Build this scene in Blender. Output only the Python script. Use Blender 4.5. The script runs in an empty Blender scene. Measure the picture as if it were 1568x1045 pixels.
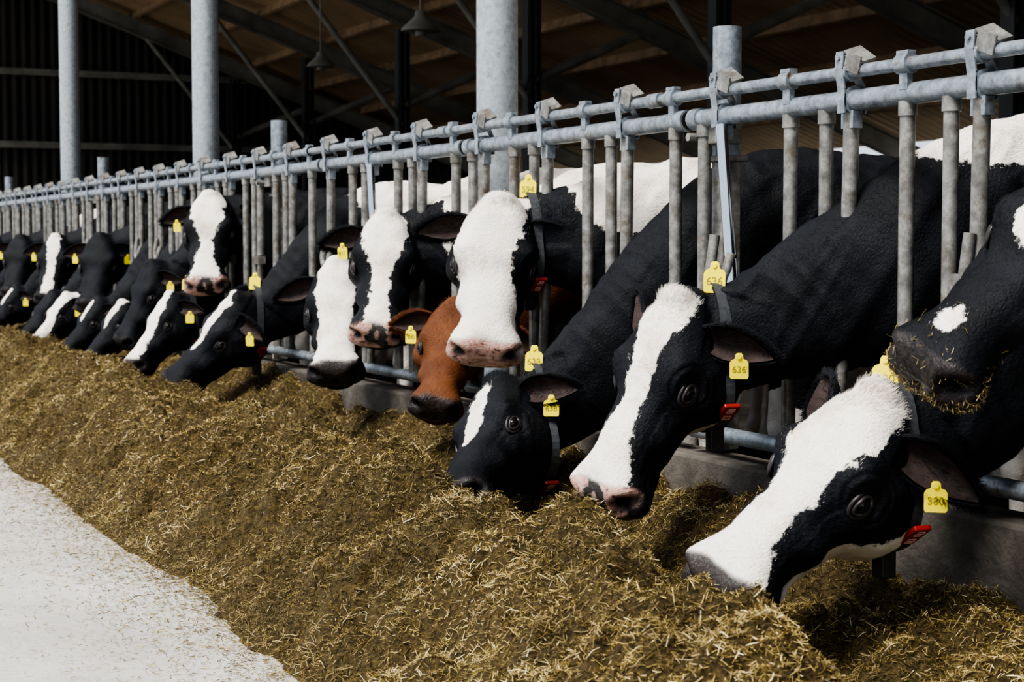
import bpy, bmesh, math, random
import numpy as np
from mathutils import Vector, Matrix
from mathutils.bvhtree import BVHTree
random.seed(7); rng=np.random.default_rng(7)
S=bpy.context.scene
col=S.collection
# ------------------------------------------------------------------ materials
def newmat(name):
    m=bpy.data.materials.new(name); m.use_nodes=True
    nt=m.node_tree; return m,nt,nt.nodes['Principled BSDF']
def nd(nt,t,**k):
    n=nt.nodes.new(t)
    for a,b in k.items(): setattr(n,a,b)
    return n
def noise(nt,scale,detail=4,rough=.6,vec=None):
    n=nd(nt,'ShaderNodeTexNoise'); n.inputs['Scale'].default_value=scale
    n.inputs['Detail'].default_value=detail; n.inputs['Roughness'].default_value=rough
    if vec is None:
        tc=nd(nt,'ShaderNodeTexCoord'); vec=tc.outputs['Object']
    nt.links.new(vec,n.inputs['Vector']); return n.outputs['Fac']
def ramp(nt,fac,stops):
    r=nd(nt,'ShaderNodeValToRGB'); e=r.color_ramp.elements
    while len(e)<len(stops): e.new(.5)
    for i,(p,c) in enumerate(stops):
        e[i].position=p; e[i].color=(*c,1)
    nt.links.new(fac,r.inputs['Fac']); return r.outputs['Color']
def mixc(nt,fac,a,b):
    m=nd(nt,'ShaderNodeMix',data_type='RGBA')
    if hasattr(fac,'is_linked') or hasattr(fac,'links'): nt.links.new(fac,m.inputs[0])
    else: m.inputs[0].default_value=fac
    for s,i in ((a,6),(b,7)):
        if isinstance(s,tuple): m.inputs[i].default_value=(*s,1)
        else: nt.links.new(s,m.inputs[i])
    return m.outputs[2]
def bump(nt,b,h,strength,dist):
    n=nd(nt,'ShaderNodeBump'); n.inputs['Strength'].default_value=strength; n.inputs['Distance'].default_value=dist
    nt.links.new(h,n.inputs['Height']); nt.links.new(n.outputs[0],b.inputs['Normal'])
def attr(nt,name):
    a=nd(nt,'ShaderNodeAttribute'); a.attribute_name=name; return a.outputs['Fac']
def math_(nt,op,a,b):
    m=nd(nt,'ShaderNodeMath',operation=op)
    for s,i in ((a,0),(b,1)):
        if isinstance(s,(int,float)): m.inputs[i].default_value=s
        else: nt.links.new(s,m.inputs[i])
    return m.outputs[0]
def maprange(nt,v,a,b,c=0.,d=1.):
    m=nd(nt,'ShaderNodeMapRange'); m.inputs[1].default_value=a; m.inputs[2].default_value=b
    m.inputs[3].default_value=c; m.inputs[4].default_value=d
    nt.links.new(v,m.inputs[0]); return m.outputs[0]
def simple(name,c,rough=.6,metal=0.,nscale=0,namp=.3,bstr=0,bscale=60,bdist=.003):
    m,nt,b=newmat(name)
    b.inputs['Roughness'].default_value=rough; b.inputs['Metallic'].default_value=metal
    if nscale:
        f=noise(nt,nscale)
        lo=tuple(x*(1-namp) for x in c); hi=tuple(min(1,x*(1+namp)) for x in c)
        nt.links.new(ramp(nt,f,[(.3,lo),(.7,hi)]),b.inputs['Base Color'])
    else: b.inputs['Base Color'].default_value=(*c,1)
    if bstr: bump(nt,b,noise(nt,bscale),bstr,bdist)
    return m
def fur(name,base,hi):
    m,nt,b=newmat(name)
    w=attr(nt,'white'); n=noise(nt,22,5,.65); w2=math_(nt,'ADD',w,math_(nt,'MULTIPLY',math_(nt,'SUBTRACT',n,.5),.06))
    f=maprange(nt,w2,-.0025,.0025)
    blk=ramp(nt,noise(nt,9,5),[(.35,base),(.7,hi)])
    wht=ramp(nt,noise(nt,6,6,.7),[(.3,(.60,.52,.43)),(.5,(.84,.80,.75))])
    c=mixc(nt,f,blk,wht)
    pk=ramp(nt,noise(nt,45,4),[(.34,(.12,.08,.075)),(.42,(.55,.32,.26)),(.62,(.70,.48,.41))])
    c=mixc(nt,attr(nt,'pink'),c,pk)
    gn=ramp(nt,noise(nt,60,4),[(.35,(.018,.016,.017)),(.65,(.050,.042,.042))])
    c=mixc(nt,attr(nt,'gnose'),c,gn)
    c=mixc(nt,attr(nt,'dark'),c,(.010,.008,.009))
    nt.links.new(c,b.inputs['Base Color'])
    nt.links.new(maprange(nt,attr(nt,'wet'),0,1,.64,.26),b.inputs['Roughness'])
    b.inputs['Specular IOR Level'].default_value=.27
    tc=nd(nt,'ShaderNodeTexCoord'); mp=nd(nt,'ShaderNodeMapping'); mp.inputs['Scale'].default_value=(70,260,120)
    mp.inputs['Rotation'].default_value=(.3,.6,.2)
    nt.links.new(tc.outputs['Object'],mp.inputs['Vector'])
    h=noise(nt,1,3,.6,mp.outputs[0]); h2=noise(nt,14,4)
    hh=math_(nt,'ADD',h,math_(nt,'MULTIPLY',h2,1.6))
    bump(nt,b,hh,.65,.0055)
    return m
M_fur=fur('cow_coat',(.0045,.0055,.008),(.010,.012,.018))
M_brown=fur('brown_coat',(.11,.038,.015),(.18,.068,.027))
M_earin=simple('ear_inner',(.036,.022,.020),.8,0,30,.5,.4,90,.004)
M_earpink=simple('ear_inner_pink',(.50,.30,.24),.7,0,30,.4,.4,90,.004)
M_eye=simple('eye_ball',(.006,.005,.006),.05)
M_lid=simple('eye_lid',(.035,.030,.032),.4,0,60,.3)
M_tag,nt,b=newmat('yellow_tag_plastic'); b.inputs['Base Color'].default_value=(.92,.78,.02,1); b.inputs['Roughness'].default_value=.45
M_ink=simple('tag_ink',(.34,.28,.03),.6)
M_strap=simple('collar_strap',(.050,.055,.062),.6,0,80,.3,.3,200,.001)
M_red=simple('red_collar_block',(.26,.022,.018),.4)
M_whitep=simple('collar_digits',(.70,.40,.36),.6)
def galv(name,sc,stops,rust,rlo,met,rough):
    m,nt,b=newmat(name)
    c=ramp(nt,noise(nt,sc,6,.7),stops)
    c=mixc(nt,maprange(nt,noise(nt,sc*.4,6,.75),rlo,.70),c,rust)
    nt.links.new(c,b.inputs['Base Color']); b.inputs['Metallic'].default_value=met; b.inputs['Roughness'].default_value=rough
    bump(nt,b,noise(nt,110,3),.25,.0025); return m
M_galv=galv('galvanised_steel',28,[(.3,(.13,.15,.175)),(.5,(.25,.29,.33)),(.72,(.40,.44,.49))],(.15,.10,.065),.58,.35,.4)
M_col=galv('galvanised_column',34,[(.3,(.23,.27,.30)),(.5,(.34,.38,.42)),(.75,(.46,.50,.54))],(.20,.20,.19),.60,.2,.5)
M_galv2=galv('worn_galvanised_bars',22,[(.3,(.10,.10,.095)),(.5,(.21,.21,.20)),(.72,(.38,.38,.36))],(.11,.08,.05),.52,.25,.45)
M_shiny=simple('polished_steel',(.62,.68,.76),.18,1.)
M_black=simple('pipe_inside',(.01,.01,.01),.9)
M_conc=simple('curb_concrete',(.11,.098,.085),.85,0,6,.5,.6,30,.012)
M_dsteel=simple('dark_painted_steel',(.03,.033,.036),.6,0,3,.3)
M_raft=simple('rafter_steel',(.17,.17,.155),.6,0,2,.4)
M_purl=simple('purlin_wood',(.26,.18,.11),.75,0,4,.4)
M_floor,nt,b=newmat('alley_concrete')
n1=noise(nt,1.6,7,.65); n2=noise(nt,45,5,.7)
c=ramp(nt,n1,[(.3,(.42,.405,.385)),(.65,(.62,.605,.58))])
c=mixc(nt,maprange(nt,n2,.50,.70,0,.5),c,(.29,.26,.22))
nt.links.new(c,b.inputs['Base Color']); b.inputs['Roughness'].default_value=.8
bump(nt,b,noise(nt,30,7,.7),.6,.008)
M_stable=simple('stable_floor_mat',(.03,.026,.022),.8,0,4,.5,.4,20,.01)
M_ground=simple('yard_ground',(.45,.41,.34),.9,0,.5,.3)
def corr(name,lo,hi,axis,scale):
    m,nt,b=newmat(name)
    tc=nd(nt,'ShaderNodeTexCoord'); wv=nd(nt,'ShaderNodeTexWave',bands_direction=axis); wv.inputs['Scale'].default_value=scale
    nt.links.new(tc.outputs['Object'],wv.inputs['Vector'])
    c=ramp(nt,noise(nt,.6,5),[(.35,lo),(.65,hi)])
    nt.links.new(c,b.inputs['Base Color']); b.inputs['Roughness'].default_value=.7
    bump(nt,b,wv.outputs['Fac'],.9,.04); return m
M_wall=corr('dark_corrugated_wall',(.014,.013,.012),(.026,.023,.02),'X',1.6)
M_roof=corr('fibre_cement_roof',(.26,.18,.11),(.44,.32,.20),'Y',1.4)
M_hay,nt,b=newmat('silage_heap')
n1=noise(nt,60,5,.7); c=ramp(nt,n1,[(.3,(.028,.020,.007)),(.5,(.13,.090,.031)),(.72,(.30,.22,.080))])
nt.links.new(c,b.inputs['Base Color']); b.inputs['Roughness'].default_value=.85
bump(nt,b,noise(nt,90,6,.8),1.,.02)
M_straw,nt,b=newmat('straw_strands')
c=ramp(nt,attr(nt,'rnd'),[(0,(.034,.025,.008)),(.33,(.17,.120,.036)),(.62,(.41,.30,.098)),(.86,(.66,.52,.23)),(1,(.90,.81,.55))])
c=mixc(nt,maprange(nt,noise(nt,3.2,5),.43,.60,0,.6),c,(.075,.056,.021))
nt.links.new(c,b.inputs['Base Color']); b.inputs['Roughness'].default_value=.55
# ------------------------------------------------------------------ mesh helpers
class MB:
    def __init__(s): s.v=[]; s.f=[]; s.sm=[]
    def add(s,vs,fs,smooth=True):
        o=len(s.v); s.v+= [tuple(p) for p in vs]
        for f in fs: s.f.append([i+o for i in f]); s.sm.append(smooth)
    def tube(s,p0,p1,r,n=14,r1=None,caps=True): s.path([p0,p1],[r,r if r1 is None else r1],n,caps)
    def path(s,pts,r,n=12,caps=True):
        pts=[Vector(p) for p in pts]
        if not isinstance(r,(list,tuple)): r=[r]*len(pts)
        rings=[];up=None
        for i,p in enumerate(pts):
            t=(pts[min(i+1,len(pts)-1)]-pts[max(i-1,0)]).normalized()
            if up is None:
                up=t.orthogonal().normalized()
            up=(up-t*up.dot(t)).normalized(); b=t.cross(up)
            rings.append([p+(up*math.cos(2*math.pi*k/n)+b*math.sin(2*math.pi*k/n))*r[i] for k in range(n)])
        vs=[q for R in rings for q in R]; fs=[]
        for i in range(len(rings)-1):
            for k in range(n):
                a=i*n+k; c=i*n+(k+1)%n; fs.append((a,c,c+n,a+n))
        s.add(vs,fs)
        if caps:
            s.add(rings[0],[tuple(range(n))[::-1]],False); s.add(rings[-1],[tuple(range(n))],False)
    def box(s,c,size,rot=None,bev=0):
        c=Vector(c); hx,hy,hz=[d/2 for d in size]
        vs=[Vector((x*hx,y*hy,z*hz)) for x in(-1,1) for y in(-1,1) for z in(-1,1)]
        if rot is not None: vs=[rot@v for v in vs]
        vs=[v+c for v in vs]
        s.add(vs,[(0,1,3,2),(4,6,7,5),(0,4,5,1),(2,3,7,6),(0,2,6,4),(1,5,7,3)],False)
    def obj(s,name,mat,parent=None,bevel=0):
        me=bpy.data.meshes.new(name); me.from_pydata(s.v,[],s.f); me.update()
        me.polygons.foreach_set('use_smooth',s.sm)
        mats=mat if isinstance(mat,list) else [mat]
        for m in mats: me.materials.append(m)
        o=bpy.data.objects.new(name,me); col.objects.link(o)
        if parent: o.parent=parent
        if bevel:
            b=o.modifiers.new('b','BEVEL'); b.width=bevel; b.segments=2; b.limit_method='ANGLE'
        return o
def empty(name):
    e=bpy.data.objects.new(name,None); col.objects.link(e); return e
def fast_mesh(name,verts,quads,mat,rnd=None,parent=None,attrs=None):
    me=bpy.data.meshes.new(name); nv=len(verts); nf=len(quads)
    me.vertices.add(nv); me.vertices.foreach_set('co',verts.astype(np.float32).ravel())
    me.loops.add(nf*4); me.loops.foreach_set('vertex_index',quads.astype(np.int32).ravel())
    me.polygons.add(nf); me.polygons.foreach_set('loop_start',np.arange(nf,dtype=np.int32)*4)
    me.update(calc_edges=True); me.validate()
    if rnd is not None:
        a=me.attributes.new('rnd','FLOAT','POINT'); a.data.foreach_set('value',rnd.astype(np.float32))
    for k,v in (attrs or {}).items():
        a=me.attributes.new(k,'FLOAT','POINT'); a.data.foreach_set('value',np.asarray(v,dtype=np.float32))
    me.materials.append(mat); o=bpy.data.objects.new(name,me); col.objects.link(o)
    if parent: o.parent=parent
    return o
def vnoise(x,y,seed=0):
    xi=np.floor(x).astype(np.int64); yi=np.floor(y).astype(np.int64); fx=x-xi; fy=y-yi
    fx=fx*fx*(3-2*fx); fy=fy*fy*(3-2*fy)
    def h(a,b):
        n=(a*374761393+b*668265263+seed*982451653)&0x7fffffff
        n=((n^(n>>13))*1274126177)&0x7fffffff
        return ((n^(n>>16))&0xffff)/65535.
    return (h(xi,yi)*(1-fx)+h(xi+1,yi)*fx)*(1-fy)+(h(xi,yi+1)*(1-fx)+h(xi+1,yi+1)*fx)*fy
def fbm(x,y,o=4,seed=0):
    r=0;a=.5;t=0
    for i in range(o): r=r+a*vnoise(x*2**i,y*2**i,seed+i); t+=a; a*=.5
    return r/t-.5
# ------------------------------------------------------------------ feed heap
DIPS=[(2.16,3.33,.16,.08),(2.35,3.36,.2,.06),(2.28,4.22,.16,.03),(2.28,5.1,.18,.06),(2.02,4.86,.15,-.07),(2.45,6.1,.3,.09),(2.45,7.4,.35,.09),(2.25,9.1,.2,.06)]
def pile_h(x,y):
    xr=np.interp(y,[0,2.7,3.4,4.5,5.3,5.9,7,9,12,30],[1.86,1.88,1.93,2.02,2.10,2.16,2.12,2.08,2.10,2.15])
    xr=xr+.14*fbm(y*1.6,y*0+7.7,2,71)
    H=np.interp(y,[0,2.5,3.4,4.5,6,8,12,30],[.30,.31,.31,.36,.37,.35,.35,.38])
    edge=1.33+.16*fbm(y*1.3,y*0+3.1,3,5)+.05*fbm(y*7,y*0,3,9)
    e=np.clip((x-edge)/(xr-edge),0,1.0)
    front=H*(np.sin(e*math.pi/2)**1.25)
    low=np.interp(y,[0,3,5,8,12,30],[.07,.08,.10,.12,.22,.28])
    curbz=np.interp(y,[0,3,5,8,12,30],[.20,.24,.30,.32,.35,.36])
    d=np.clip((x-xr)/.38,0,1); d=d*d*(3-2*d)
    g=np.clip((x-(xr+.42))/(2.88-(xr+.42)),0,1); g=g*g*(3-2*g)
    h=np.where(x<xr,front,H*(1-d)+low*d+(curbz-low)*g)
    m=np.clip(h/.12,0,1)
    rd=(1-2*np.abs(fbm(x*3.2+1.3*fbm(x*2,y*2,2,90),y*3.2,2,81)))-.65
    h=h+m*(.20*fbm(x*1.7,y*1.7,3,21)+.16*fbm(x*4.5,y*4.5,3,33)+.09*rd+.10*fbm(x*12,y*12,3,44)+.045*fbm(x*40,y*40,2,55))
    for cx,cy,rr,dd in DIPS: h=h-dd*np.exp(-((x-cx)**2+(y-cy)**2)/(2*(rr*.7)**2))*m
    h=np.where(x<edge,-.01,np.maximum(h,.0))
    return h
ys=np.concatenate([np.arange(1.6,7.5,.015),np.arange(7.5,12,.03),np.arange(12,32,.08)])
xs=np.linspace(1.1,2.912,120)
X,Y=np.meshgrid(xs,ys); Z=pile_h(X,Y)
nx=len(xs); ny=len(ys); V=np.stack([X,Y,Z],-1).reshape(-1,3)
i,j=np.meshgrid(np.arange(nx-1),np.arange(ny-1)); a=(j*nx+i).ravel()
heap=fast_mesh('silage_feed_heap',V,np.stack([a,a+1,a+1+nx,a+nx],-1),M_hay)
def straws(name,P,L,W,tilt,parent,rndv=None,N=None):
    n=len(P); th=rng.uniform(0,2*math.pi,n); el=rng.normal(0,tilt,n)
    d=np.stack([np.cos(th)*np.cos(el),np.sin(th)*np.cos(el),np.sin(el)],-1)
    u=rng.normal(0,.5,(n,3))+np.array([0,0,1.]); w=np.cross(d,u); w/=np.linalg.norm(w,axis=1)[:,None]+1e-9
    bend=rng.normal(0,.12,(n,1))*L[:,None]; nn=np.cross(w,d)
    vs=np.zeros((n,6,3))
    for k,(t,bb,ww) in enumerate(((-.5,0,.7),(0,1,1),(.5,0,.6))):
        c=P+d*(L*t)[:,None]+nn*bend*bb
        vs[:,2*k]=c-w*(W*ww)[:,None]/2; vs[:,2*k+1]=c+w*(W*ww)[:,None]/2
    b0=np.arange(n)[:,None]*6
    q=np.concatenate([b0+np.array([0,1,3,2]),b0+np.array([2,3,5,4])],0)
    r=rng.beta(2.2,2.4,n) if rndv is None else rndv
    return fast_mesh(name,vs.reshape(-1,3),q,M_straw,np.repeat(r,6),parent)
n=460000
yy=1.9+ (rng.random(n)**1.8)*12.5; xx=rng.uniform(1.15,2.90,n)
zz=pile_h(xx,yy); k=zz>.004; xx,yy,zz=xx[k],yy[k],zz[k]; n=len(xx)
L=rng.gamma(2.2,.0060,n)+.005; W=rng.uniform(.0008,.0026,n)*(1+.06*np.clip(yy-4,0,8))
hl=fbm(xx*7,yy*7,3,201); cr=np.clip(rng.beta(1.8,2.2,n)+hl*.8,0,1)
straws('straw_strands',np.stack([xx,yy,zz+rng.uniform(0,.012,n)],-1),L,W,.45,heap,cr)
n=7000; yy=1.9+(rng.random(n)**1.6)*10; xx=rng.uniform(1.3,2.85,n); zz=pile_h(xx,yy); k=zz>.01; xx,yy,zz=xx[k],yy[k],zz[k]; n=len(xx)
straws('pale_stems',np.stack([xx,yy,zz+.010],-1),rng.uniform(.015,.045,n),rng.uniform(.0015,.0034,n),.4,heap,rng.uniform(.75,1,n))
n=36000; yy=2.5+rng.random(n)**1.3*12; xx=1.42-rng.gamma(.9,.17,n)
straws('loose_bits',np.stack([xx,yy,np.full(n,.004)],-1),rng.gamma(3,.005,n)+.003,rng.uniform(.001,.003,n),.08,heap,rng.beta(2.5,2,n)*.75)
# ------------------------------------------------------------------ floors, walls, roof
def slab(name,x0,x1,y0,y1,z0,z1,mat):
    m=MB(); m.box(((x0+x1)/2,(y0+y1)/2,(z0+z1)/2),(x1-x0,y1-y0,z1-z0)); return m.obj(name,mat)
slab('floor',-7,2.9,-8,44,-.12,0,M_floor)
slab('stable_floor',2.9,17,-8,44,-.12,0,M_stable)
slab('ground',-60,80,-60,110,-.3,-.125,M_ground)
slab('wall_end',2.2,17,36.5,36.7,0,8.2,M_wall)
slab('near_light_block',3.2,17,-7.6,-7.4,0,8.2,M_wall)  # unseen wall behind the camera, added to stop light entering the barn interior
slab('wall_back',16.6,16.8,-7.4,36.5,0,1.90,M_wall)
m=MB()
for z in (3.1,4.6): m.box((9.5,36.42,z),(14,.1,.14))
m.obj('wall_girt',M_raft)
rs=-.36; rz=lambda x:5.25+rs*(x-9)
m=MB(); x0,x1=1.6,17.2; t=.06
m.add([(x0,-8,rz(x0)+.35),(x1,-8,rz(x1)+.35),(x1,37,rz(x1)+.35),(x0,37,rz(x0)+.35),(x0,-8,rz(x0)+.42),(x1,-8,rz(x1)+.42),(x1,37,rz(x1)+.42),(x0,37,rz(x0)+.42)],
 [(0,3,2,1),(4,5,6,7),(0,1,5,4),(1,2,6,5),(2,3,7,6),(3,0,4,7)],False)
m.obj('ceiling',M_roof)
ang=math.atan(rs); R=Matrix.Rotation(-ang,3,'Y')
m=MB(); x=2.0
while x<17: m.box((x,14.5,rz(x)+.26),(.07,44.5,.16),R); x+=1.25
m.obj('roof_purlins',M_purl)
fr=empty('barn_frame'); m=MB(); mc=MB()
frames=[y+.47 for y in (-3.2,1.6,6.4,11.2,16.0,20.8,25.6,30.4,35.2)]
CI=10.4
for y in frames:
    L_=(15.4)/math.cos(ang); cx=2+7.6
    for dz,h,w in ((0,.30,.02),(.15,.025,.17),(-.15,.025,.17)):
        m.box((cx,y,rz(cx)+.02+dz),(L_,w,h),R)
    m.path([(CI,y,3.3),(CI+1.7,y,rz(CI+1.7)-.1)],.07,8); m.path([(CI,y,3.0),(CI-1.9,y,rz(CI-1.9)-.1)],.05,8)
    mc.box((CI,y,rz(CI)/2-.1),(.02,.17,rz(CI)-.2))
    mc.box((CI-.09,y,rz(CI)/2-.1),(.02,.18,rz(CI)-.2)); mc.box((CI+.09,y,rz(CI)/2-.1),(.02,.18,rz(CI)-.2))
    mc.box((16.3,y,1.2),(.2,.18,2.4))
m.obj('rafters',M_raft,fr); mc.obj('inner_columns',M_dsteel,fr)
CX=3.19
m=MB()
for y in frames: m.tube((CX,y,0),(CX,y,rz(CX)),.092,28)
m.obj('round_columns',M_col,fr)
m=MB()
for y in frames: m.tube((CX+.02,y,0.001),(CX+.02,y,.02),.12,20)
m.obj('column_base_plates',M_galv,fr)
for (x,y,z) in ((8.6,24.9,3.75),(7.2,17.5,3.4)):
    L0=MB()
    L0.path([(x,y,z+.22),(x,y,z+.16),(x,y,z+.04),(x,y,z)],[.06,.07,.2,.22],24); L0.tube((x,y,z+.2),(x,y,rz(x)+.3),.012,8)
    L0.tube((x,y,z-.05),(x,y,z+.02),.06,16)
    L0.obj('hanging_barn_lamp',M_raft)
# ------------------------------------------------------------------ curb & headlock barrier
m=MB(); m.box((3.0,14,.20),(.17,34,.40)); curb=m.obj('concrete_curb',M_conc,None,.012)
fence=empty('headlock_feed_barrier')
FX=2.97; RT=1.50; UT=1.578
bk=[1.05,1.65,2.27,2.87,3.45,4.0,4.67,5.30,5.93,6.52,7.2,7.82,8.45,9.08]+[9.08+.6*k for k in range(1,34)]
rails=MB(); inside=MB(); bars=MB(); shiny=MB(); brk=MB(); brk2=MB()
seams=sorted([.2,1.95,4.87,6.70,8.55,10.3,12.1,13.9,15.7,17.5,19.3,21.1,22.9,24.7,26.5,28.3])
for a,b in zip(seams[:-1],seams[1:]):
    rails.tube((FX,a+.02,RT),(FX,b-.02,RT),.030,20,caps=False)
    for e,sg in ((a+.02,1),(b-.02,-1)):
        rails.tube((FX,e-.002*sg,RT),(FX,e+.05*sg,RT),.036,20); inside.tube((FX,e-.004*sg,RT),(FX,e-.0025*sg,RT),.029,20)
    rails.tube((FX,a+.02,.475),(FX,b-.02,.475),.026,16)
    rails.tube((FX-.02,a+.2,UT),(FX-.02,b+.2,UT),.0185,14)
    rails.tube((FX-.02,a+.16,UT),(FX-.02,a+.24,UT),.025,14)
for y in bk:
    near=y<12
    n=14 if near else 8
    for dy,r in ((.30,.0215),(.12,.021)):
        if any(abs(y+dy-s)<.02 for s in seams): continue
        bars.path([(FX,y+dy,.475),(FX,y+dy,RT-.025)],[r,r],n)
        bars.tube((FX,y+dy,RT-.06),(FX,y+dy,RT-.02),.026,n)
    if any(abs(y-q)<.05 for q in (4.67,7.82)):
        shiny.tube((FX-.03,y-.10,.96),(FX-.03,y-.03,RT-.03),.019,n)
    else: bars.tube((FX,y+.01,1.02),(FX,y,RT-.02),.023,n)
    cy=y
    if any(abs(y-q)<.05 for q in (3.45,4.67,6.52,8.45)) or y>12:
        pts=[]
        for k in range(11):
            t=math.pi*(k/10)
            pts.append((FX-.045,cy-.045+.05*math.cos(t),1.02-.055*math.sin(t)))
        pts=[(FX-.03,cy+.005,1.12)]+pts+[(FX-.03,cy-.095,1.06)]
        bars.path(pts,.017,10)
    bars.path([(FX,cy+.01,1.02),(FX,cy+.04,.7),(FX,cy+.06,.475)],.019,n)
    bars.box((FX,cy+.04,.99),(.045,.10,.05))
    w=.034
    for sgn in (-1,1):
        xx_=FX+sgn*.036
        pr=[(xx_,y,RT-.035),(xx_,y,RT+.03),(FX-.02+sgn*.026,y,UT+.01),(FX-.02+sgn*.022,y,UT+.055)]
        for p,q in zip(pr[:-1],pr[1:]):
            p=Vector(p);q=Vector(q); d=(q-p); c=(p+q)/2
            an=math.atan2(d.x,d.z); brk.box(c,(.007,w,d.length+.006),Matrix.Rotation(an,3,'Y'))
    brk.tube((FX,y-w/2,RT),(FX,y+w/2,RT),.041,n); brk.tube((FX-.02,y-w/2-.01,UT),(FX-.02,y+w/2+.01,UT),.027,n)
    brk.tube((FX-.055,y,UT+.04),(FX+.02,y,UT+.04),.009,8)
    brk.box((FX,y,RT-.055),(.035,.055,.05))
    brk2.box((FX-.015,y-.055,UT+.045),(.055,.085,.008),Matrix.Rotation(.5,3,'X')@Matrix.Rotation(-.35,3,'Y'))
    brk2.box((FX-.04,y-.055,UT+.02),(.006,.07,.05),Matrix.Rotation(.3,3,'X'))
    brk.tube((FX-.02,y+.26,UT),(FX-.02,y+.31,UT),.028,n); brk.box((FX-.02,y+.285,UT-.02),(.02,.035,.10)); brk.box((FX-.02,y+.285,UT+.03),(.03,.05,.012))
rails.obj('rails',M_galv,fence); inside.obj('pipe_ends',M_black,fence); bars.obj('upright_bars',M_galv2,fence)
shiny.obj('release_bars',M_shiny,fence); brk.obj('hinge_brackets',M_galv,fence,.0015); brk2.obj('catch_plates',M_galv2,fence,.001)
posts=MB(); pb=MB()
for y in (-.13,4.67,9.47,14.27,19.07,23.87,28.67):
    y+=.12
    posts.tube((FX+.085,y,1.36),(FX+.085,y,1.80),.047,24)
    pb.box((FX+.085,y,.90),(.07,.07,.98)); pb.box((FX+.085,y,1.37),(.10,.11,.02)); pb.box((FX+.05,y-.02,1.46),(.10,.10,.09)); pb.tube((FX-.045,y+.03,1.44),(FX+.08,y+.03,1.44),.014,10)
posts.obj('stub_posts',M_galv,fence); pb.obj('post_cleats',M_galv2,fence,.004)
# ------------------------------------------------------------------ cows
def loft(rings):
    n=len(rings[0]); vs=[p for r in rings for p in r]; fs=[]
    for i in range(len(rings)-1):
        for k in range(n):
            a=i*n+k;b=i*n+(k+1)%n; fs.append((a,b,b+n,a+n))
    fs.append(tuple(range(n))[::-1]); fs.append(tuple(range((len(rings)-1)*n,len(rings)*n)))
    return vs,fs
HEAD=[(-.07,.045,-.045,-.19),(-.04,.060,-.012,-.235),(0,.074,.010,-.265),(.05,.100,.020,-.295),(.10,.120,.020,-.318),(.15,.128,.016,-.322),(.19,.129,.008,-.308),
 (.24,.112,-.002,-.276),(.30,.092,-.006,-.242),(.36,.081,-.007,-.216),(.42,.077,-.005,-.198),(.47,.082,-.001,-.190),(.51,.091,.002,-.184),(.545,.095,-.006,-.172),(.575,.086,-.024,-.152),(.594,.062,-.048,-.130),(.602,.030,-.068,-.108)]
SX,SZ=1.17,1.08
YK=[-5,0,.05,.19,.36,.50,.7,5]; YV=[-5,0,.056,.232,.390,.508,.7,5]
def fwd(y): return float(np.interp(y,YK,YV))
def head_rings():
    out=[]
    for y,w,zt,zb in HEAD:
        c=(zt+zb)/2; h=(zt-zb)/2; r=[]
        jaw=.46 if y<.40 else .24
        for k in range(28):
            t=2*math.pi*k/28; cs,sn=math.cos(t),math.sin(t)
            px=w*math.copysign(abs(cs)**.80,cs); pz=h*math.copysign(abs(sn)**.84,sn)
            low=max(0,.15-sn)/1.15
            px*=1-jaw*low**1.3
            r.append((px,y,c+pz))
        out.append(r)
    return out
HR=head_rings()
def interp(t,pts):
    return np.interp(t,[p[0] for p in pts],[p[1] for p in pts])
def hairs(name,P,Nn,flow,L,W,lift,attrs,mat,parent):
    n=len(P); t=flow-Nn*(flow*Nn).sum(1)[:,None]; t/=np.linalg.norm(t,axis=1)[:,None]+1e-9
    s=np.cross(Nn,t); ja=rng.normal(0,.28,n)[:,None]; t=t*np.cos(ja)+s*np.sin(ja); s=np.cross(Nn,t)
    l=lift[:,None]; d=t*np.cos(l)+Nn*np.sin(l); W=W[:,None]; L=L[:,None]
    tip=P+d*L-Nn*L*.10
    vs=np.stack([P-s*W/2,P+s*W/2,tip+s*W*.18,tip-s*W*.18],1).reshape(-1,3)
    return fast_mesh(name,vs,np.arange(n*4).reshape(-1,4),mat,None,parent,{k:np.repeat(v,4) for k,v in attrs.items()})
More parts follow.
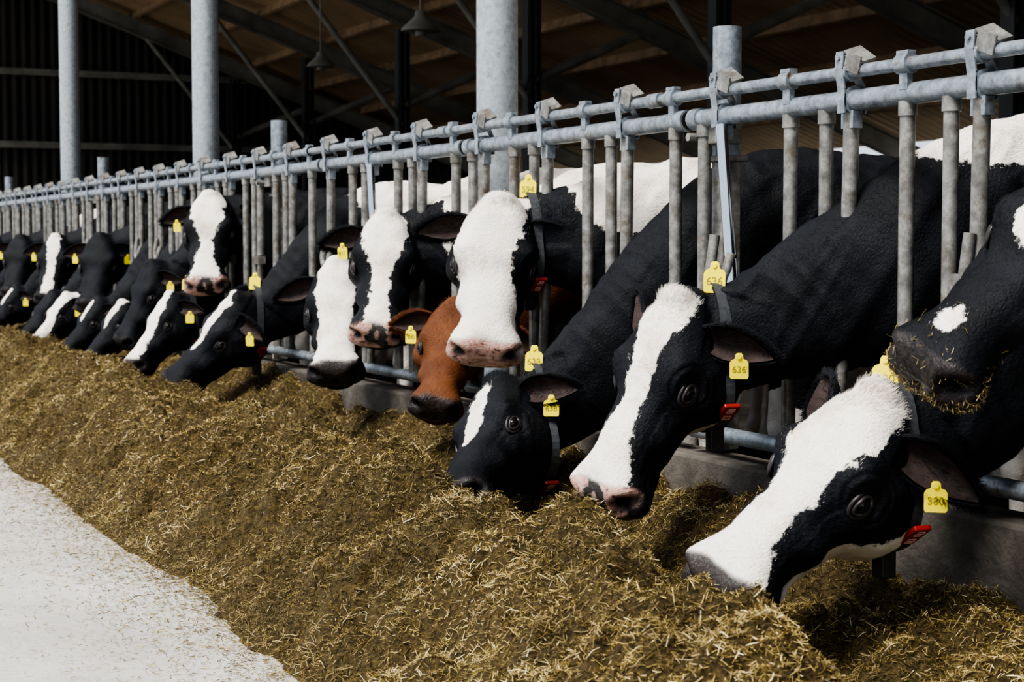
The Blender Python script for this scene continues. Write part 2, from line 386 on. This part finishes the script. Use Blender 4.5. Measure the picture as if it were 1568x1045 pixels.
def cow(name,poll,nose,hint,yb,blaze=None,wh=(),bk_=(),bwh=(),muz='dark',voxel=.014,tags=(1,1),collar=False,toptag=None,mat=None,slope=0.,center=0.,neckh=1.,earpink=(0,0),hay=0,num='380',xs=0.,earb=(.1,.1),hair=0,hs=1.,bz=.03,cback=.055):
    mat=mat or M_fur
    root=empty(name); poll=Vector(poll); nose=Vector(nose)
    f=(nose-poll); sh=f.length/.60; f.normalize()
    sx_=SX*hs; sz_=SZ*hs
    n=Vector(hint); n=(n-f*n.dot(f)).normalized(); r=f.cross(n)
    H=lambda x,y,z: poll+(r*(x*sx_)+f*fwd(y)+n*(z*sz_))*sh
    raw=MB()
    raw.add(*loft([[H(*p) for p in R] for R in HR]))
    def ellip(c,rad,ax=None):
        vs=[];fs=[];N=16;Mr=10
        for i in range(1,Mr):
            for k in range(N):
                a=math.pi*i/Mr;b=2*math.pi*k/N
                v=Vector((rad[0]*math.sin(a)*math.cos(b),rad[1]*math.sin(a)*math.sin(b),rad[2]*math.cos(a)))
                if ax: v=ax[0]*v.x+ax[1]*v.y+ax[2]*v.z
                vs.append(Vector(c)+v)
        top=Vector(c)+(ax[2] if ax else Vector((0,0,1)))*rad[2]; bot=Vector(c)-(ax[2] if ax else Vector((0,0,1)))*rad[2]
        nv=len(vs); vs+= [top,bot]
        for i in range(Mr-2):
            for k in range(N): fs.append((i*N+k,i*N+(k+1)%N,(i+1)*N+(k+1)%N,(i+1)*N+k))
        for k in range(N): fs.append((nv,(k+1)%N,k)); fs.append((nv+1,(Mr-2)*N+k,(Mr-2)*N+(k+1)%N))
        raw.add(vs,fs)
    ax=[r*sh,f*sh,n*sh]
    ellip(H(0,-.005,-.012),(.058,.040,.046),ax)
    X0=3.42+xs
    P0=Vector((X0,yb,1.07+bz)); P3=H(0,.05,-.125)
    P1=P0+Vector((-.24,0,.02))
    P2=P3+Vector((.24,(yb-P3.y)*.25,.0))
    rings=[]
    def ring(c,lat,up,w,hu,hd,p=.92):
        R=[]
        for k in range(28):
            t=2*math.pi*k/28; cs,sn=math.cos(t),math.sin(t)
            R.append(c+lat*(w*math.copysign(abs(cs)**p,cs))+up*((hu if sn>0 else hd)*math.copysign(abs(sn)**p,sn)))
        return R
    spine=[]
    tor=[(1.70,1.28,1.0,.10),(1.62,1.36,.88,.20),(1.45,1.40,.76,.27),(1.2,1.40,.66,.30),(.95,1.385,.60,.315),(.65,1.375,.60,.31),(.40,1.385,.63,.28),(.20,1.405,.67,.245),(.05,1.40,.73,.205)]
    for l,zt,zb,w in tor:
        zt+=bz
        c=Vector((X0+l,yb+slope*l,(zt+zb)/2)); h=(zt-zb)/2
        rings.append(ring(c,Vector((0,1,0)),Vector((0,0,1)),w,h,h))
    NN=12
    for i in range(1,NN+1):
        t=i/NN; u=1-t
        c=P0*u**3+P1*3*u*u*t+P2*3*u*t*t+P3*t**3
        T=((P1-P0)*u*u+(P2-P1)*2*u*t+(P3-P2)*t*t).normalized()
        lat=T.cross(Vector((0,0,1))).normalized()
        up=lat.cross(T)
        if up.z<0: up=-up
        w=.185*u**1.2+.088*sh*(1-u**1.2); h=(.315*u**1.1+.122*sh*(1-u**1.1))*neckh
        lat2=-lat if lat.dot(Vector((0,1,0)))<0 else lat
        rings.append(ring(c,lat2,up,w,h,h*1.10)); spine.append((c,T,lat2,up))
    raw.add(*loft(rings))
    ellip((X0+.22,yb-.15+slope*.2,1.02),(.17,.12,.30)); ellip((X0+.22,yb+.15+slope*.2,1.02),(.17,.12,.30))
    ellip((X0+1.35,yb+slope*1.35,.66),(.24,.17,.15))
    for s in(-1,1): ellip((X0+1.28,yb+s*.20+slope*1.3,1.33),(.12,.08,.09)); ellip((X0+1.48,yb+s*.14+slope*1.4,1.02),(.22,.13,.30))
    def leg(pts):
        R=[]
        for (x,y,z,rx,ry) in pts:
            R.append([Vector((x+rx*math.cos(2*math.pi*k/14),y+ry*math.sin(2*math.pi*k/14),z)) for k in range(14)])
        raw.add(*loft(R))
    for s in (-1,1):
        x=X0+.16+.05*s; y=yb+s*.15+slope*.2
        leg([(x,y,.95,.11,.07),(x+.02,y,.78,.085,.06),(x,y,.60,.06,.05),(x-.01,y,.47,.045,.043),(x-.012,y,.40,.05,.046),(x,y,.33,.034,.034),(x,y,.18,.03,.031),(x-.005,y,.13,.042,.04),(x-.02,y,.08,.036,.037),(x-.035,y,.055,.05,.048),(x-.045,y,.002,.065,.055)])
        x=X0+1.45-.06*s; y=yb+s*.16+slope*1.4
        leg([(x,y,1.05,.19,.09),(x-.04,y,.86,.16,.085),(x,y,.72,.09,.065),(x+.07,y,.60,.055,.045),(x+.11,y,.52,.055,.04),(x+.10,y,.44,.045,.038),(x+.08,y,.34,.033,.033),(x+.07,y,.20,.031,.032),(x+.06,y,.14,.042,.04),(x+.045,y,.09,.036,.037),(x+.03,y,.055,.05,.048),(x+.02,y,.002,.065,.055)])
    raw.path([(X0+1.66,yb+slope*1.6,1.34),(X0+1.75,yb+slope*1.6,1.24),(X0+1.78,yb+slope*1.6,.95),(X0+1.77,yb+slope*1.6,.62),(X0+1.77,yb+slope*1.6,.5),(X0+1.77,yb+slope*1.6,.38)],[.035,.026,.02,.02,.04,.015],10)
    me=bpy.data.meshes.new('raw'); me.from_pydata([tuple(v) for v in raw.v],[],raw.f)
    bm=bmesh.new(); bm.from_mesh(me); bmesh.ops.recalc_face_normals(bm,faces=bm.faces); bm.to_mesh(me); bm.free()
    ro=bpy.data.objects.new('raw',me); col.objects.link(ro)
    md=ro.modifiers.new('r','REMESH'); md.mode='VOXEL'; md.voxel_size=voxel; md.use_smooth_shade=True
    sm=ro.modifiers.new('s','SMOOTH'); sm.factor=.5; sm.iterations=12 if voxel<.011 else 5
    dg=bpy.context.evaluated_depsgraph_get(); ev=ro.evaluated_get(dg)
    body=bpy.data.meshes.new_from_object(ev); bpy.data.objects.remove(ro)
    nv=len(body.vertices); co=np.zeros(nv*3,np.float32); body.vertices.foreach_get('co',co); co=co.reshape(-1,3).astype(float)
    no=np.zeros(nv*3,np.float32); body.vertices.foreach_get('normal',no); no=no.reshape(-1,3).astype(float)
    B=np.array([r,f,n]); q=((co-np.array(poll))@B.T)/sh; q[:,0]/=sx_; q[:,2]/=sz_; q[:,1]=np.interp(q[:,1],YV,YK)
    qs=q.copy(); qs[:,0]=abs(qs[:,0]); inh=(q[:,1]>-.08)&(np.linalg.norm(q,axis=1)<.74)&(qs[:,0]<.2)&(q[:,2]>-.36)
    NO=np.array([.074,.576,-.052])
    G=[((.098,.155,-.012),.026,.026),((.126,.192,-.066),.022,-.020),((.12,.235,-.085),.02,.008),((.10,.13,-.20),.055,.026),((.098,.265,-.065),.035,-.022),((.085,.30,-.17),.045,-.024),((.085,.345,-.105),.026,.018),((.078,.30,-.085),.022,.008),
       ((0,.25,.0),.05,-.010),((.055,.36,.0),.04,.004),((.066,.560,-.036),.028,.022),((.086,.560,-.085),.022,.016),(tuple(NO),.014,-.060),((.085,.556,-.060),.010,-.030),((.0,.600,-.08),.012,-.012),((.0,.545,-.180),.035,.022),((.07,.50,-.05),.03,.004),((.10,.03,-.06),.03,.006),((.0,.10,.015),.045,-.008),
       ((.05,.27,-.24),.05,-.018),((.06,.06,.02),.03,.008),((.085,.44,-.11),.035,-.018),((.05,.56,-.115),.028,.012),((.06,.40,-.17),.03,-.012)]
    disp=np.zeros(nv)
    for c,s,a in G:
        d2=((qs-np.array(c))**2).sum(1); disp+=a*np.exp(-d2/(2*s*s))
    ml=-.136-.016*np.clip((.56-q[:,1])/.2,0,1)
    g=np.exp(-((q[:,2]-ml)**2)/(2*.0075**2))*np.clip((q[:,1]-.36)/.05,0,1)*(q[:,1]<.64)
    disp-=.024*g
    wr=(q[:,1]>.42)*.0020*np.sin(q[:,2]*240+6*fbm(q[:,0]*20,q[:,1]*20,2,8))*(q[:,2]<-.06)
    de=np.sqrt(((qs-np.array([.12,.185,-.055]))**2).sum(1)); wr=wr+.0034*np.sin(de*330)*np.exp(-((de-.05)/.018)**2)
    wr=wr+.010*(1-2*np.abs(fbm(q[:,1]*9+q[:,2]*4,q[:,2]*11+q[:,0]*3,2,19)))*(q[:,2]<-.05)*(q[:,1]>.1)-.006*(q[:,2]<-.05)
    disp=np.where(inh,disp+wr,0)*sh
    nf=np.clip((3.6-co[:,0])/.5,0,1)
    wob=.008*fbm(co[:,0]*7+co[:,2]*5,co[:,1]*8+co[:,2]*3,3,11)+(.018*(1-2*np.abs(fbm(co[:,0]*8-co[:,2]*3,co[:,2]*4+co[:,1]*9,2,3)))-.010+.012*nf*((1-2*np.abs(fbm(co[:,0]*11+co[:,2]*7,co[:,2]*2-co[:,0]*1.2,2,43)))-.6))*(~inh)
    co2=co+no*(disp+wob)[:,None]
    co2[:,2]=np.maximum(co2[:,2],0.0)
    body.vertices.foreach_set('co',co2.astype(np.float32).ravel())
    white=np.full(nv,-.2)
    lat=np.abs(q[:,0]-center)
    top=interp(q[:,1],[(a_[0],a_[2]) for a_ in HEAD])
    if blaze:
        hw=interp(q[:,1]/.6,blaze); drop=np.maximum(0,top-q[:,2]-.035)
        v=hw-lat-drop*.9
        v=np.where(q[:,1]/.6<blaze[0][0],v-(blaze[0][0]-q[:,1]/.6)*2,v)
        v=np.where(q[:,1]/.6>blaze[-1][0],v-(q[:,1]/.6-blaze[-1][0])*2,v)
        white=np.where(inh,np.maximum(white,v),white)
    for c,rad in wh:
        v=(1-np.linalg.norm((q-np.array(c))/np.array(rad),axis=1))*min(rad); white=np.where(inh,np.maximum(white,v),white)
    for c,rad in bk_:
        v=(1-np.linalg.norm((q-np.array(c))/np.array(rad),axis=1))*min(rad); white=np.where(inh,np.minimum(white,-v),white)
    bl=co-np.array([X0,yb,0])
    for c,rad in list(bwh)+[((.6,0,.55),(.45,.25,.12)),((.2,0,.3),(.3,.4,.28)),((1.5,0,.3),(.3,.4,.3))]:
        v=(1-np.linalg.norm((bl-np.array(c))/np.array(rad),axis=1))*min(rad)+.05*fbm(co[:,0]*3,co[:,2]*3+co[:,1],3,31); white=np.where(~inh|(np.abs(q[:,1])>.6),np.maximum(white,v),white)
    sst=lambda x:np.clip(x,0,1)**2*(3-2*np.clip(x,0,1))
    padn=.02*fbm(q[:,0]*25,q[:,2]*25,2,77)
    mz=sst((q[:,1]+padn-.534+.30*np.maximum(0,-.03-q[:,2])+.1*np.maximum(0,qs[:,0]-.05))/.014)*sst((q[:,2]+.112+padn)/.01)*sst((.096+padn-qs[:,0])/.012)*inh
    nos=np.exp(-(((qs-NO)**2).sum(1))/(2*.016**2))*inh; nos=np.clip(nos*2.0,0,1)
    hoof=(co[:,2]<.055)*1.
    mouth=np.clip(g*.9,0,1)*inh
    eyed=np.exp(-(((qs-np.array([.125,.192,-.062]))**2).sum(1))/(2*.019**2))*inh
    pink=mz*(1 if muz=='pink' else .0)
    if muz=='mix': pink=mz*(fbm(q[:,0]*18,q[:,2]*18,2,4)>-.08)
    gn=mz*(1-pink)*.95
    dark=np.clip(nos+mouth*.8+hoof+np.clip(eyed*1.3,0,1),0,1)
    A={'white':white,'pink':pink,'gnose':gn,'dark':dark,'wet':np.clip(mz+nos,0,1)}
    for nm,arr in A.items():
        a=body.attributes.new(nm,'FLOAT','POINT'); a.data.foreach_set('value',np.asarray(arr,dtype=np.float32))
    body.polygons.foreach_set('use_smooth',[True]*len(body.polygons)); body.materials.clear(); body.materials.append(mat); body.update()
    body.name='cow_body'; bo=bpy.data.objects.new('body',body); col.objects.link(bo); bo.parent=root
    near=voxel<.0125
    if hair:
        body.vertices.foreach_get('normal',(nb_:=np.zeros(nv*3,np.float32))); n2=nb_.reshape(-1,3).astype(float)
        ok=((np.linalg.norm(q,axis=1)<.75)|(co2[:,0]<3.5))&(mz<.3)&(eyed<.45)&(nos<.3)&(co2[:,2]>.2)
        idx=rng.choice(np.where(ok)[0],hair); j=rng.normal(0,voxel*.45,(hair,3)); nn_=n2[idx]; j-=nn_*(j*nn_).sum(1)[:,None]
        fl=np.where(inh[idx][:,None],-np.array(f)[None],np.array([.75,0,-.5])[None])
        sw=fbm(co2[idx,0]*12+co2[idx,2]*9,co2[idx,1]*12+co2[idx,2]*5,2,61)*1.6; fl=fl+np.cross(nn_,fl)*sw[:,None]
        tuft=np.exp(-((q[idx,1]-.0)**2)/(2*.035**2))*(q[idx,2]>-.07)*inh[idx]
        L=rng.uniform(.007,.013,hair)*(1+1.0*tuft); lift=np.abs(rng.normal(.22,.10,hair))+.25*tuft
        wj=white[idx]+rng.normal(0,.004,hair)
        hairs('short_hair',co2[idx]+j-nn_*.001,nn_,fl,L,np.full(hair,.0009),lift,{'white':wj,'pink':pink[idx]*0,'gnose':pink[idx]*0,'dark':dark[idx]*.5,'wet':np.zeros(hair)},mat,root)
    bv=BVHTree.FromPolygons([Vector(v) for v in co2.tolist()],[tuple(p.vertices) for p in body.polygons])
    eyes=MB(); lids=MB()
    tagpos=[]
    for si,s in enumerate((-1,1)):
        o=H(0,.192,-.064); h=bv.ray_cast(o,(r*s).normalized(),.3*sh)
        p=h[0] if h[0] else H(.12*s,.19,-.06)
        en=(r*s*.92+n*.25+f*.12).normalized(); c=p-en*.002*sh
        vs=[];fs=[]
        u_=f; v_=en.cross(u_).normalized(); u_=v_.cross(en)
        RR=.0225*sh
        for i in range(1,8):
            for k in range(14):
                a=math.pi*i/8;b=2*math.pi*k/14
                vs.append(c+(en*math.cos(a)+(u_*math.cos(b)+v_*math.sin(b))*math.sin(a))*RR)
        vs+=[c+en*RR,c-en*RR]
        for i in range(6):
            for k in range(14): fs.append((i*14+k,i*14+(k+1)%14,(i+1)*14+(k+1)%14,(i+1)*14+k))
        for k in range(14): fs.append((98,(k+1)%14,k)); fs.append((99,84+k,84+(k+1)%14))
        eyes.add(vs,fs)
        for off,rr,wx,wy in ((.0140,.0052,.026,.0155),(.008,.0055,.035,.025)):
            pts=[]
            for k in range(21):
                b=2*math.pi*k/20
                pts.append(c+en*(off*sh-.006*abs(math.cos(b))*sh)+(u_*math.cos(b)*wx+v_*math.sin(b)*wy)*sh)
            lids.path(pts,rr*sh,8,False)
        o=H(0,.050,-.075); h=bv.ray_cast(o,(r*s).normalized(),.3*sh); p=h[0] if h[0] else H(.10*s,.05,-.07)
        d=(r*s*.93+f*earb[si]-n*.26+Vector((0,0,-.05))).normalized(); N=(n*.75+f*.6); N=(N-d*N.dot(d)).normalized(); sd=d.cross(N)
        p=p-d*.03*sh; Le=.225*sh
        def earpt(u,v):
            wd=(.020*(1-u)+.054*math.sin(math.pi*min(1,(u**.85)*.95+.03))**.85)*sh
            cup=(v*v)*wd*.85*(1-.3*u)
            return p+d*Le*u+sd*(v*wd*(1-.22*v*v)+.012*sh*u*u)+N*(cup-.02*math.sin(u*math.pi)*sh)-Vector((0,0,.018*u*u*sh))
        nu,nvv=14,9
        vs=[earpt(i/(nu-1),-1+2*k/(nvv-1)) for i in range(nu) for k in range(nvv)]; fs=[]
        for i in range(nu-1):
            for k in range(nvv-1):
                a=i*nvv+k; fs.append((a,a+1,a+nvv+1,a+nvv))
        em=MB(); em.add(vs,fs)
        eo=em.obj('ear_left' if s<0 else 'ear_right',[mat],root)
        for nm,val in(('white',-.2),('pink',0),('gnose',0),('dark',0),('wet',0)):
            a=eo.data.attributes.new(nm,'FLOAT','POINT'); a.data.foreach_set('value',[val]*len(vs))
        so=eo.modifiers.new('s','SOLIDIFY'); so.thickness=.010*sh; so.offset=-1
        ss=eo.modifiers.new('ss','SUBSURF'); ss.levels=1; ss.render_levels=1
        cm=p+d*Le*.5
        em2=MB(); em2.add([vv+N*.0025*sh-(vv-cm)*.13 for vv in vs],fs); em2.obj('ear_inner_skin',M_earpink if earpink[si] else M_earin,root)
        if voxel<.0135:
            nh=3400 if near else 1200
            if earpink[si]: nh=500
            uu=rng.beta(1.6,1.2,nh); vv_=np.where(rng.random(nh)<.6,rng.choice([-1,1],nh)*rng.uniform(.78,1,nh),rng.uniform(-1,1,nh))
            Pp=np.array([earpt(a_,b_) for a_,b_ in zip(uu,vv_)])
            Nh=np.array(N)[None]*1.0+np.array(sd)[None]*(vv_*.9)[:,None]; Nh/=np.linalg.norm(Nh,axis=1)[:,None]
            fl=np.array(d)[None]*.9+np.array(sd)[None]*(vv_*.6)[:,None]
            z0=np.zeros(nh)
            hairs('ear_hair',Pp+Nh*.001,Nh,fl,rng.uniform(.012,.03,nh),np.full(nh,.0013 if near else .002),np.abs(rng.normal(.45,.25,nh)),{'white':z0-.2,'pink':z0,'gnose':z0,'dark':z0,'wet':z0},mat,root)
        if tags[si]:
            lo=min((-1,1),key=lambda v:earpt(.5,v).z)
            base=earpt(.52,lo*.45)+N*.022*sh
            tn=(N*1.0+d*.35)
            tn=Vector((tn.x,tn.y,tn.z*.3)).normalized(); dn=Vector((0,0,-1)); dn=(dn-tn*dn.dot(tn)).normalized()
            tagpos.append((base+tn*.014,tn,dn,.054,.064))
    eyes.obj('eyes',M_eye,root); lids.obj('eyelids',M_lid,root)
    def neckring(c,T,lat,up,name,mat,wid,th,off):
        N_=56; prof=[]
        for k in range(N_):
            a=2*math.pi*k/N_; dv=(lat*math.cos(a)+up*math.sin(a)).normalized()
            h=bv.ray_cast(c,dv,.5); rr=(h[0]-c).length if h[0] else .15
            prof.append(min(rr,.30))
        pr=np.array(prof)
        for _ in range(3): pr=np.maximum(pr,(np.roll(pr,1)+np.roll(pr,-1))/2)
        m_=MB(); vs=[];fs=[]; cent=[]
        for k in range(N_):
            a=2*math.pi*k/N_; dv=(lat*math.cos(a)+up*math.sin(a)).normalized()
            p=c+dv*(pr[k]+off); cent.append((p,dv))
            vs+=[p-T*wid/2,p+T*wid/2,p+T*wid/2+dv*th,p-T*wid/2+dv*th]
        for k in range(N_):
            a=k*4;b=((k+1)%N_)*4
            for j in range(4): fs.append((a+j,a+(j+1)%4,b+(j+1)%4,b+j))
        m_.add(vs,fs,False); m_.obj(name,mat,root); return cent
    if collar:
        lowhead=poll.z<1.1
        T=spine[NN-3][1]
        c=Vector((poll.x+cback,P3.y+(yb-P3.y)*.1,poll.z-.15)) if lowhead else spine[NN-3][0]
        T2=Vector((-1,T.y*.4,0)).normalized()
        up2=Vector((0,0,1)); up2=(up2-T2*up2.dot(T2)).normalized(); lat2=T2.cross(up2)
        cent=neckring(c,T2,lat2,up2,'collar',M_strap,.036,.005,.003)
        pb_,dv=cent[42]
        m_=MB(); rot=Matrix((lat2,T2,-up2)).transposed()
        m_.box(pb_+dv*.03,(.045,.045,.07),rot); m_.obj('collar_weight',M_lid,root,.006)
        side=max(cent,key=lambda t:-t[1].y*.55-t[1].z*.83)
        m_=MB(); z=side[1]; rt=Matrix((T2,z.cross(T2),z)).transposed(); m_.box(side[0]+z*.012,(.050,.09,.014),rt); m_.obj('collar_number_block',M_red,root,.004)
        if near:
            m_=MB()
            for kk,dd in enumerate((-.022,.020)):
                for (a0,b0,a1,b1) in ((-.010,-.011,.010,-.011),(-.010,0,.010,0),(-.010,.011,.010,.011),(-.010,-.011,-.010,.011 if kk else 0),(.010,-.011 if kk else 0,.010,.011)):
                    A0=side[0]+z*.020+rt@Vector((a0,dd+b0,0)); A1=side[0]+z*.020+rt@Vector((a1,dd+b1,0)); m_.tube(A0,A1,.0016,6)
            m_.obj('collar_digits',M_whitep,root)
        if toptag:
            pt,dv=cent[14]
            tn=Vector(toptag).normalized(); dn=Vector((0,0,-1)); dn=(dn-tn*dn.dot(tn)).normalized()
            tagpos.append((pt-dn*(.052 if lowhead else .06)+tn*.016,tn,dn,.066,.080))
            m_=MB(); m_.tube(pt,pt-dn*.03,.012,8); m_.obj('tag_mount',M_strap,root)
    for ti,(p,tn,dn,tw,thh) in enumerate(tagpos):
        sx=tn.cross(dn).normalized(); m_=MB()
        outl=[(-.5,.28),(-.5,.92),(-.42,1),(.42,1),(.5,.92),(.5,.28),(.40,.16),(.22,.10),(.20,-.08),(.12,-.16),(-.12,-.16),(-.20,-.08),(-.22,.10),(-.40,.16)]
        F=[p+sx*(a*tw)+dn*(b*thh)+tn*.0015 for a,b in outl]; Bk=[v-tn*.003 for v in F]; N_=len(outl)
        m_.add(F+Bk,[tuple(range(N_))[::-1],tuple(range(N_,2*N_))]+[(k,(k+1)%N_,(k+1)%N_+N_,k+N_) for k in range(N_)],False)
        to=m_.obj('yellow_tag',M_tag,root)
        st=MB(); st.tube(p+tn*.001,p+tn*.006,.007,10); st.obj('tag_button',M_tag,root)
        if near:
            cu=bpy.data.curves.new('num','FONT'); cu.body=num; cu.size=thh*.42; cu.align_x='CENTER'; cu.align_y='CENTER'; cu.extrude=.0004
            co_=bpy.data.objects.new('tag_number',cu); col.objects.link(co_)
            X_=-sx if (-sx).cross(-dn).dot(tn)>0 else sx
            mt=Matrix((X_,-dn,tn)).transposed().to_4x4(); mt.translation=p+dn*thh*.58+tn*.0024
            dg=bpy.context.evaluated_depsgraph_get(); tm=bpy.data.meshes.new_from_object(co_.evaluated_get(dg))
            tm.transform(mt); bpy.data.objects.remove(co_); tm.materials.clear(); tm.materials.append(M_ink)
            t_=bpy.data.objects.new('tag_number',tm); col.objects.link(t_); t_.parent=root
    if hay:
        idx=np.where(inh&(q[:,1]>.40))[0]; pick=rng.choice(idx,hay*4)
        w_=np.exp(-((q[pick,1]-.57)**2)/(2*.045**2))*(.10+.90*(q[pick,2]<-.075)); pick=pick[rng.random(len(pick))<w_*.4+.006]
        straws('hay_on_muzzle',co2[pick]+no[pick]*.004,rng.uniform(.005,.022,len(pick)),rng.uniform(.0010,.0024,len(pick)),.8,root,rng.uniform(.4,.95,len(pick)))
    return root
FD=(-.85,-.20,.65); EB=(-.15,-.75)
UP=(-.45,-.88,.15)
C='holstein_cow'
cow(C,(2.82,2.88,1.29),(2.385,3.0,.835),(-.85,-.38,.5),2.72,wh=[((.0,.46,.0),(.026,.04,.04)),((.0,.14,.01),(.05,.08,.06))],voxel=.008,muz='dark',tags=(1,1),hay=2600,hair=90000,earb=EB,hs=.97)
cow(C,(2.55,3.33,.735),(2.06,3.32,.325),(-.74,-.40,.64),3.30,blaze=[(-.02,.07),(.12,.088),(.3,.066),(.5,.046),(.7,.052),(.82,.08),(.96,.09)],
    wh=[((0,.36,-.25),(.2,.36,.115)),((0,.57,-.11),(.14,.05,.08)),((.02,.1,-.30),(.12,.14,.07))],bk_=[((-.10,.45,-.100),(.06,.10,.036))],bwh=[((-.25,-.1,.85),(.16,.25,.16))],
    voxel=.0075,muz='dark',collar=True,toptag=(-.75,-.6,.2),tags=(1,0),hay=25,num='380',center=.0,hair=150000,earb=EB,hs=1.04,cback=.07)
cow(C,(2.55,4.28,.93),(2.24,4.24,.38),(-.88,-.34,.45),3.87,blaze=[(-.04,.052),(.08,.064),(.25,.038),(.45,.030),(.65,.045),(.85,.07),(.95,.075)],
    wh=[((-.06,.17,-.28),(.10,.16,.08)),((-.10,.02,-.28),(.06,.05,.10))],bwh=[((.0,0,1.44),(.36,.4,.15)),((1.3,0,1.3),(.5,.5,.3))],voxel=.0075,muz='mix',collar=True,toptag=(-.7,-.65,.1),tags=(1,0),num='636',hair=150000,earb=EB,bz=.07,hs=1.03,cback=.145)
cow(C,(2.50,5.42,.61),(2.14,5.06,.28),(-.85,-.10,.60),5.14,blaze=[(.06,.008),(.12,.030),(.35,.035),(.5,.015),(.54,-.02)],voxel=.0095,muz='dark',collar=True,toptag=(-.7,-.65,.1),tags=(1,0),num='638',bwh=[((1.3,0,1.35),(.55,.5,.3))],hair=90000,earb=EB,hs=1.05,cback=.135)
cow(C,(2.75,5.90,1.25),(2.60,5.72,.69),UP,5.80,blaze=[(-.1,.13),(.15,.105),(.33,.085),(.6,.105),(1.1,.2)],center=.034,wh=[((0,.52,-.14),(.14,.16,.11))],bwh=[((.75,0,1.2),(.95,.6,.5)),((-.1,0,1.3),(.3,.4,.2))],voxel=.0095,muz='pink',tags=(1,0),num='594',hair=80000,collar=True,toptag=(-.6,-.7,.1),hs=1.2)
cow('brown_cow',(2.84,6.52,.84),(2.63,6.26,.45),UP,6.42,voxel=.012,muz='dark',mat=M_brown,tags=(0,1),bwh=[((.6,0,1.35),(.95,.5,.3))],hair=25000,hs=1.1)
cow(C,(2.80,7.22,1.22),(2.65,6.97,.70),UP,7.05,blaze=[(-.05,.03),(.03,.08),(.15,.08),(.4,.036),(.7,.034),(.9,.05),(1.0,.03)],bwh=[((.7,0,1.2),(1.15,.6,.5))],voxel=.012,muz='mix',tags=(1,1),earpink=(1,0),num='611',hair=40000,hs=1.1)
cow(C,(2.69,7.58,1.00),(2.55,7.24,.53),UP,7.70,blaze=[(-.1,.05),(.1,.07),(.5,.06),(.8,.07),(.95,.08)],bwh=[((.7,0,1.2),(1.1,.6,.5))],voxel=.012,tags=(0,0),hs=1.12)
cow(C,(2.60,8.97,.80),(2.22,9.12,.33),FD,8.95,blaze=[(-.05,.01),(.05,.04),(.3,.035),(.5,.02),(.6,-.01)],bwh=[((.6,0,1.35),(.8,.6,.3))],voxel=.013,collar=True,toptag=(-.6,-.7,.1),tags=(1,0),earb=EB,cback=.13)
cow(C,(2.79,10.17,1.38),(2.68,9.90,.85),UP,10.12,blaze=[(-.08,.05),(.05,.075),(.2,.07),(.45,.028),(.7,.045),(.95,.07)],muz='mix',voxel=.013,tags=(1,1),hs=1.18)
cow(C,(2.60,10.40,.77),(2.29,10.26,.36),FD,10.72,blaze=[(-.05,.03),(.2,.06),(.6,.06),(1.05,.08)],voxel=.014,collar=True,toptag=(-.6,-.7,.1),earb=EB,cback=.13)
cow(C,(2.60,11.75,.68),(2.30,11.58,.32),FD,11.93,blaze=[(-.05,.05),(.2,.05),(.35,.02),(.45,-.02)],voxel=.015,bwh=[((-.2,0,1.0),(.2,.4,.2))],tags=(1,0),earb=EB)
far=[(11.33,1,.9),(12.53,0,0),(13.13,1,.5),(13.73,0,.3),(14.33,0,0),(14.93,1,.2),(16.13,0,.6),(16.73,1,.1),(17.93,0,.0),(18.53,1,.5),(19.73,0,.2)]
for k,(y,up_,w) in enumerate(far):
    bz_=[[(-.05,.03),(.1,.04+.02*w),(.5,.02+.03*w),(.9,.04)],[(.05,.03),(.3,.03),(.4,-.02)],None,[(-.1,.10),(.4,.08),(1.1,.15)],None][k%5]
    if up_ and y>12: cow(C,(2.76,y+.05,1.14),(2.62,y-.22,.62),UP,y,blaze=bz_,voxel=.018,hs=1.1)
    elif y<12: cow(C,(2.70,y,.95),(2.45,y-.05,.43),FD,y,blaze=None,voxel=.016,earb=EB,bwh=[((-.1,0,1.1),(.2,.5,.15))])
    else: cow(C,(2.60,y,.68),(2.28,y-.12,.30),FD,y,blaze=bz_,voxel=.018,bwh=[((-.1,0,1.1),(.2,.5,.3))] if w>.4 else (),tags=(1,0),earb=EB)
# ------------------------------------------------------------------ light & camera
w=bpy.data.worlds.new('overcast_sky'); S.world=w; w.use_nodes=True; nt=w.node_tree
bg=nt.nodes['Background']; bg.inputs['Color'].default_value=(.84,.91,1.0,1); bg.inputs['Strength'].default_value=.82
sl=bpy.data.lights.new('sun','SUN'); sl.energy=4.4; sl.angle=math.radians(24); sl.color=(1,.95,.88)
so=bpy.data.objects.new('sun',sl); col.objects.link(so)
so.rotation_euler=Vector((.60,.22,-.90)).to_track_quat('-Z','Y').to_euler()
cd=bpy.data.cameras.new('camera'); cam=bpy.data.objects.new('camera',cd); col.objects.link(cam)
cam.location=(0,0,1.1); cam.rotation_euler=(math.radians(90-3.35),0,math.radians(-25.4)); cd.lens=60; cd.sensor_width=36
cd.dof.use_dof=True; cd.dof.focus_distance=4.9; cd.dof.aperture_fstop=7
S.camera=cam
S.view_settings.view_transform='AgX'
try: S.view_settings.look='AgX - High Contrast'
except Exception as e: print(e)
S.view_settings.exposure=.25
